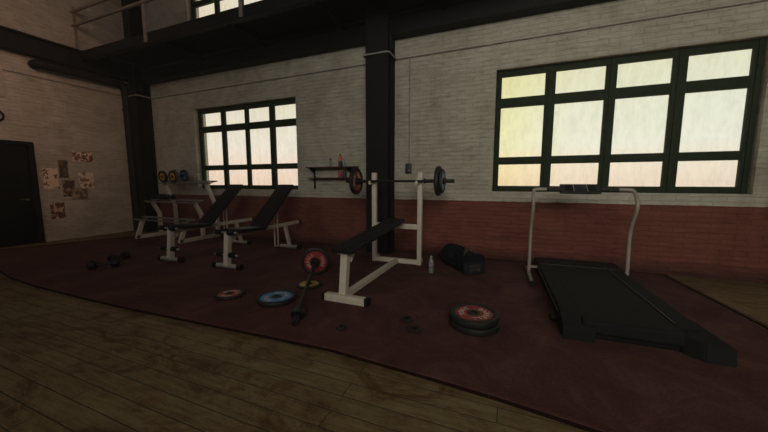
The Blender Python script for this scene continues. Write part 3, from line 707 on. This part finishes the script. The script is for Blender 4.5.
# ================================================================== treadmill
tm = empty('treadmill', (.845, 4.40, ZR), R(1.5)); tag(tm, 'black treadmill with grey tube handles under the big right window', 'treadmill')
def T(mb, name, mat, lb=None):
    o = mb.build(name, mat, tm)
    if lb: o['label'] = lb
    return o
T(MB().box((.02, -.655, .045), (.84, 1.99, .085), bev=.01), 'base_frame', M['cap'])
T(MB().box((.02, -.735, .110), (.64, 1.93, .110), bev=.03, seg=4), 'running_belt', M['tbelt'])
for s in (-1, 1):
    w = .15
    T(MB().box(((.40 if s > 0 else -.36), -.68, .107), ((.145 if s > 0 else .14), 1.80, .135), bev=.012, seg=3), 'side_rail', M['treadframe'])
    T(MB().bar((.328, -1.55, .172), (.328, .05, .174), .008, .008, .001) if s > 0 else MB().bar((-.433, -1.50, .125), (-.433, .30, .135), .008, .012, .001), 'trim_strip', M['treadtrim'], 'thin grey strip')
    m = MB()
    if s < 0:
        m.prism([(-.435, -1.725, .0), (-.435, -1.50, .0), (-.435, -1.50, .178), (-.435, -1.60, .165), (-.435, -1.71, .115)], (.22, 0, 0))
    else:
        b = bmesh.new()
        lo = [(.33, -1.68), (.42, -1.76), (.585, -1.77), (.49, -1.45), (.33, -1.45)]
        hi = [(.33, -1.64, .125), (.42, -1.73, .130), (.580, -1.755, .118), (.485, -1.44, .176), (.33, -1.44, .176)]
        v0 = [b.verts.new((x, y, .0)) for x, y in lo]; v1 = [b.verts.new(q) for q in hi]
        for k in range(5): b.faces.new((v0[k], v0[(k + 1) % 5], v1[(k + 1) % 5], v1[k]))
        b.faces.new(v0[::-1]); b.faces.new(v1); bmesh.ops.bevel(b, geom=list(b.edges), offset=.008, segments=2, affect='EDGES'); m.merge(b)
    T(m, 'rear_cap', M['treadframe'])
    T(MB().cyl((s * .42, -1.40, .034), (s * .475, -1.40, .034), .034, bev=.005), 'wheel', M['cap'])
    # post: bows towards the runner
    xp = s * .535
    T(MB().tube([(xp, 0, .03), (xp, .01, .35), (xp, .03, .62), (xp, -.05, .80), (xp, -.13, .93), (xp, -.10, 1.04), (xp, -.03, 1.10), (xp - s * .015, -.005, 1.135), (xp - s * .06, 0, 1.140), (xp - s * .16, 0, 1.140)], .021, 16, 2), 'handle_post', M['tpost'])
    T(MB().cyl((s * .385, 0, 1.14), (s * .20, 0, 1.14), .024, bev=.004), 'grip', M['grip'])
    T(MB().tube([(xp, .28, .035), (xp, 0, .04), (xp, -.44, .032)], .022, 14), 'floor_tube', M['tpost'])
    T(MB().cyl((xp, -.43, .032), (xp, -.50, .032), .030, bev=.006), 'foot_cap', M['cap'])
    T(MB().bar((xp, .0, .12), (s * .40, .02, .12), .03, .03), 'bracket', M['tpost'])
T(MB().prism([(-.435, -.06, .02), (-.435, .02, .172), (-.435, .33, .180), (-.435, .40, .15), (-.435, .40, .02)], (.935, 0, 0)), 'motor_cover', M['treadframe'])
m = MB()
for k in range(26): m.box((-.40 + k * .032, -.02, .176), (.018, .014, .010), bev=.002)
T(m, 'grip_ridge', M['treadtrim'])
# console tilted towards the runner
cm = MB(); b = bmesh.new()
prof = [(-.06, 1.085), (-.065, 1.105), (.055, 1.205), (.08, 1.20), (.06, 1.09)]
cm.prism([(-.225, y, z) for y, z in prof], (.42, 0, 0))
con = T(cm, 'console', M['grip']); con.data.name = 'console'
ang = math.atan2(.10, .12)
for xx, ww, mt_, nm in ((-.135, .08, 'treadframe', 'button_panel'), (-.015, .13, 'box', 'display'), (.105, .08, 'treadframe', 'button_panel')):
    MB().box((xx, -.007, 1.159), (ww, .10, .008), rot=(ang, 0, 0), bev=.003).build(nm, M[mt_], con)
for xx in (-.085, .058): MB().box((xx, -.007, 1.160), (.008, .12, .010), rot=(ang, 0, 0), bev=.002).build('divider', M['tpost'], con)
b.free()

# ================================================================== duffel bag
bgx = empty('duffel_bag', (-.55, 4.45, ZR)); 
A0, A1 = Vector((-.362, 4.14, 0)), Vector((-.80, 4.68, 0)); ax = (A1 - A0); Lg = ax.length
bgx.rotation_euler = (0, 0, math.atan2(ax.y, ax.x)); bgx.location = (A0.x, A0.y, ZR); tag(bgx, 'dark navy duffel bag slumped on the rug against the wall', 'bag')
b = bmesh.new(); rings = []; NS, NK = 22, 36
def bag_r(u):
    w = .172 + .012 * math.sin(u * 9); hgt = .262 + .035 * math.exp(-((u - .84) / .18) ** 2) - .045 * math.exp(-((u - .50) / .11) ** 2) + .02 * math.exp(-((u - .05) / .1) ** 2)
    if u > .93: w *= 1 - (u - .93) * 5; hgt *= 1 - (u - .93) * 3.5
    return w, hgt
for i in range(NS + 1):
    u = i / NS; w, hg = bag_r(u); rg_ = []
    for k in range(NK):
        a = 2 * PI * k / NK; c_, s_ = math.cos(a), math.sin(a); e_ = .72
        yy = math.copysign(abs(c_) ** e_, c_) * w; zz = hg / 2 + math.copysign(abs(s_) ** (e_ if s_ < 0 else .9), s_) * hg / 2
        j = .006 * math.sin(u * 31 + a * 3) + .005 * math.sin(u * 17 - a * 5)
        rg_.append(b.verts.new((u * Lg, yy * (1 + j * 3), max(0, zz + (j if s_ > 0 else 0)))))
    rings.append(rg_)
for a_, c_ in zip(rings, rings[1:]):
    for k in range(NK): b.faces.new((a_[k], a_[(k + 1) % NK], c_[(k + 1) % NK], c_[k]))
b.faces.new(rings[0][::-1]); b.faces.new(rings[-1])
mb_ = MB(); mb_.merge(b); mb_.build('bag_body', M['bag'], bgx)
# end panel with print
w, hg = bag_r(0)
ep = MB().box((-.008, 0, .095), (.012, w * 1.92, .165), bev=.005).build('end_pocket', M['bagend'], bgx)
mt0 = Matrix.Translation((-.0148, 0, .105)) @ Matrix.Rotation(-PI / 2, 4, 'Z') @ Matrix.Rotation(PI / 2, 4, 'X')
m = MB(); text_line(m, 'ROCKY', .052, mt0, .70); text_line(m, 'GYM', .066, Matrix.Translation((0, 0, -.06)) @ mt0, .85); m.build('lettering', M['bagtext'], ep)
MB().tube([(.04, -w * .98, .10), (.10, -w * .85, .24), (.20, -w * .2, .31), (.12, w * .5, .29), (.06, w * .7, .235)], .010, 8, 2).build('strap', M['bagstrap'], bgx)
MB().tube([(.30, -w * 1.0, .10), (.34, -w * .75, .25), (.40, -w * .3, .30), (.47, -w * .7, .26), (.50, -w * 1.0, .12)], .009, 8, 2).build('strap', M['bag'], bgx)
MB().tube([(.0, 0, .262), (.12, 0, .252), (.27, 0, .225), (.40, 0, .26), (.50, 0, .30)], .006, 8, 1).build('zip', M['cap'], bgx)

# ================================================================== bottle by the rack
bt = empty('water_bottle', (-.918, 4.01, ZR)); tag(bt, 'clear water bottle standing on the rug right of the press bench', 'bottle')
MB().lathe([(.001, 0), (.030, 0), (.034, .008), (.034, .07), (.031, .085), (.034, .10), (.034, .15), (.030, .175), (.016, .20), (.013, .212), (.001, .212)], 28, closed=False).build('bottle_body', M['clear'], bt)
MB().lathe([(.001, .004), (.030, .004), (.032, .01), (.032, .07), (.030, .085), (.001, .085)], 24, closed=False).build('water', M['water'], bt)
MB().lathe([(.0345, .10), (.0350, .10), (.0350, .155), (.0345, .155)], 28).build('label_band', M['label'], bt)
MB().cyl((0, 0, .210), (0, 0, .235), .0155, bev=.003).build('cap', M['strap'], bt)

# ================================================================== wall shelf and its things
sh = empty('wall_shelf', (-3.1, 5.16, 1.33)); tag(sh, 'two tier dark red wall shelf on black brackets beside the column', 'shelf')
at(sh, MB().box((-3.10, 5.07, 1.525), (1.05, .20, .020), bev=.003), 'shelf_board', M['shelfwood'])
at(sh, MB().box((-3.10, 5.09, 1.325), (1.05, .16, .018), bev=.003), 'shelf_board', M['shelfwood'])
for x in (-3.555, -2.74):
    at(sh, MB().box((x, 5.168, 1.31), (.035, .016, .40), bev=.003).box((x, 5.07, 1.507), (.035, .19, .016), bev=.003).prism([(x - .006, 5.165, 1.40), (x - .006, 5.165, 1.50), (x - .006, 5.01, 1.50)], (.012, 0, 0)), 'bracket', M['cap'])
Z1, Z2 = 1.536, 1.335
o = empty('spray_bottle', (-2.91, 5.06, Z1)); tag(o, 'orange red bottle with a dark base on the upper wall shelf', 'bottle')
MB().lathe([(.001, .095), (.033, .095), (.033, .165), (.026, .19), (.014, .20), (.001, .20)], 24, closed=False).build('bottle_body', M['orange'], o)
MB().lathe([(.001, 0), (.032, 0), (.034, .005), (.034, .095), (.001, .095)], 24, closed=False).build('dark_label', M['can_dark'], o)
MB().cyl((0, 0, .20), (0, 0, .235), .011, bev=.002).build('cap', M['cap'], o)
o = empty('slim_bottle', (-2.83, 5.06, Z1)); tag(o, 'slim pale green bottle right of the orange one', 'bottle')
MB().lathe([(.001, 0), (.018, 0), (.019, .09), (.010, .115), (.001, .115)], 20, closed=False).build('bottle_body', M['greenglass'], o)
MB().cyl((0, 0, .115), (0, 0, .135), .009).build('cap', M['strap'], o)
o = empty('drinking_bottle', (-3.12, 5.06, Z1)); tag(o, 'small clear bottle standing left on the upper wall shelf', 'bottle')
MB().lathe([(.001, 0), (.022, 0), (.024, .06), (.018, .10), (.012, .12), (.001, .12)], 20, closed=False).build('bottle_body', M['clear'], o)
MB().lathe([(.001, .12), (.018, .12), (.019, .145), (.012, .16), (.001, .16)], 20, closed=False).build('cap', M['can_dark'], o)
MB().cyl((0, 0, .158), (0, 0, .172), .006).build('spout', M['can_red'], o)
o = empty('drink_can', (-2.93, 5.08, Z2)); tag(o, 'red can on the lower board of the wall shelf', 'can')
MB().lathe([(.001, 0), (.026, 0), (.031, .008), (.031, .11), (.026, .12), (.001, .118)], 24, closed=False).build('can_body', M['can_red'], o)
MB().lathe([(.020, .118), (.026, .118), (.026, .123), (.020, .123)], 24).build('rim', M['silver'], o)
o = empty('drink_can', (-2.835, 5.08, Z2)); tag(o, 'dark navy tub right of the red can on the lower shelf', 'can')
MB().lathe([(.001, 0), (.034, 0), (.037, .006), (.037, .09), (.034, .098), (.001, .10)], 24, closed=False).build('can_body', M['can_dark'], o)
MB().cyl((0, 0, .10), (0, 0, .125), .030, bev=.003).build('lid', M['box'], o)
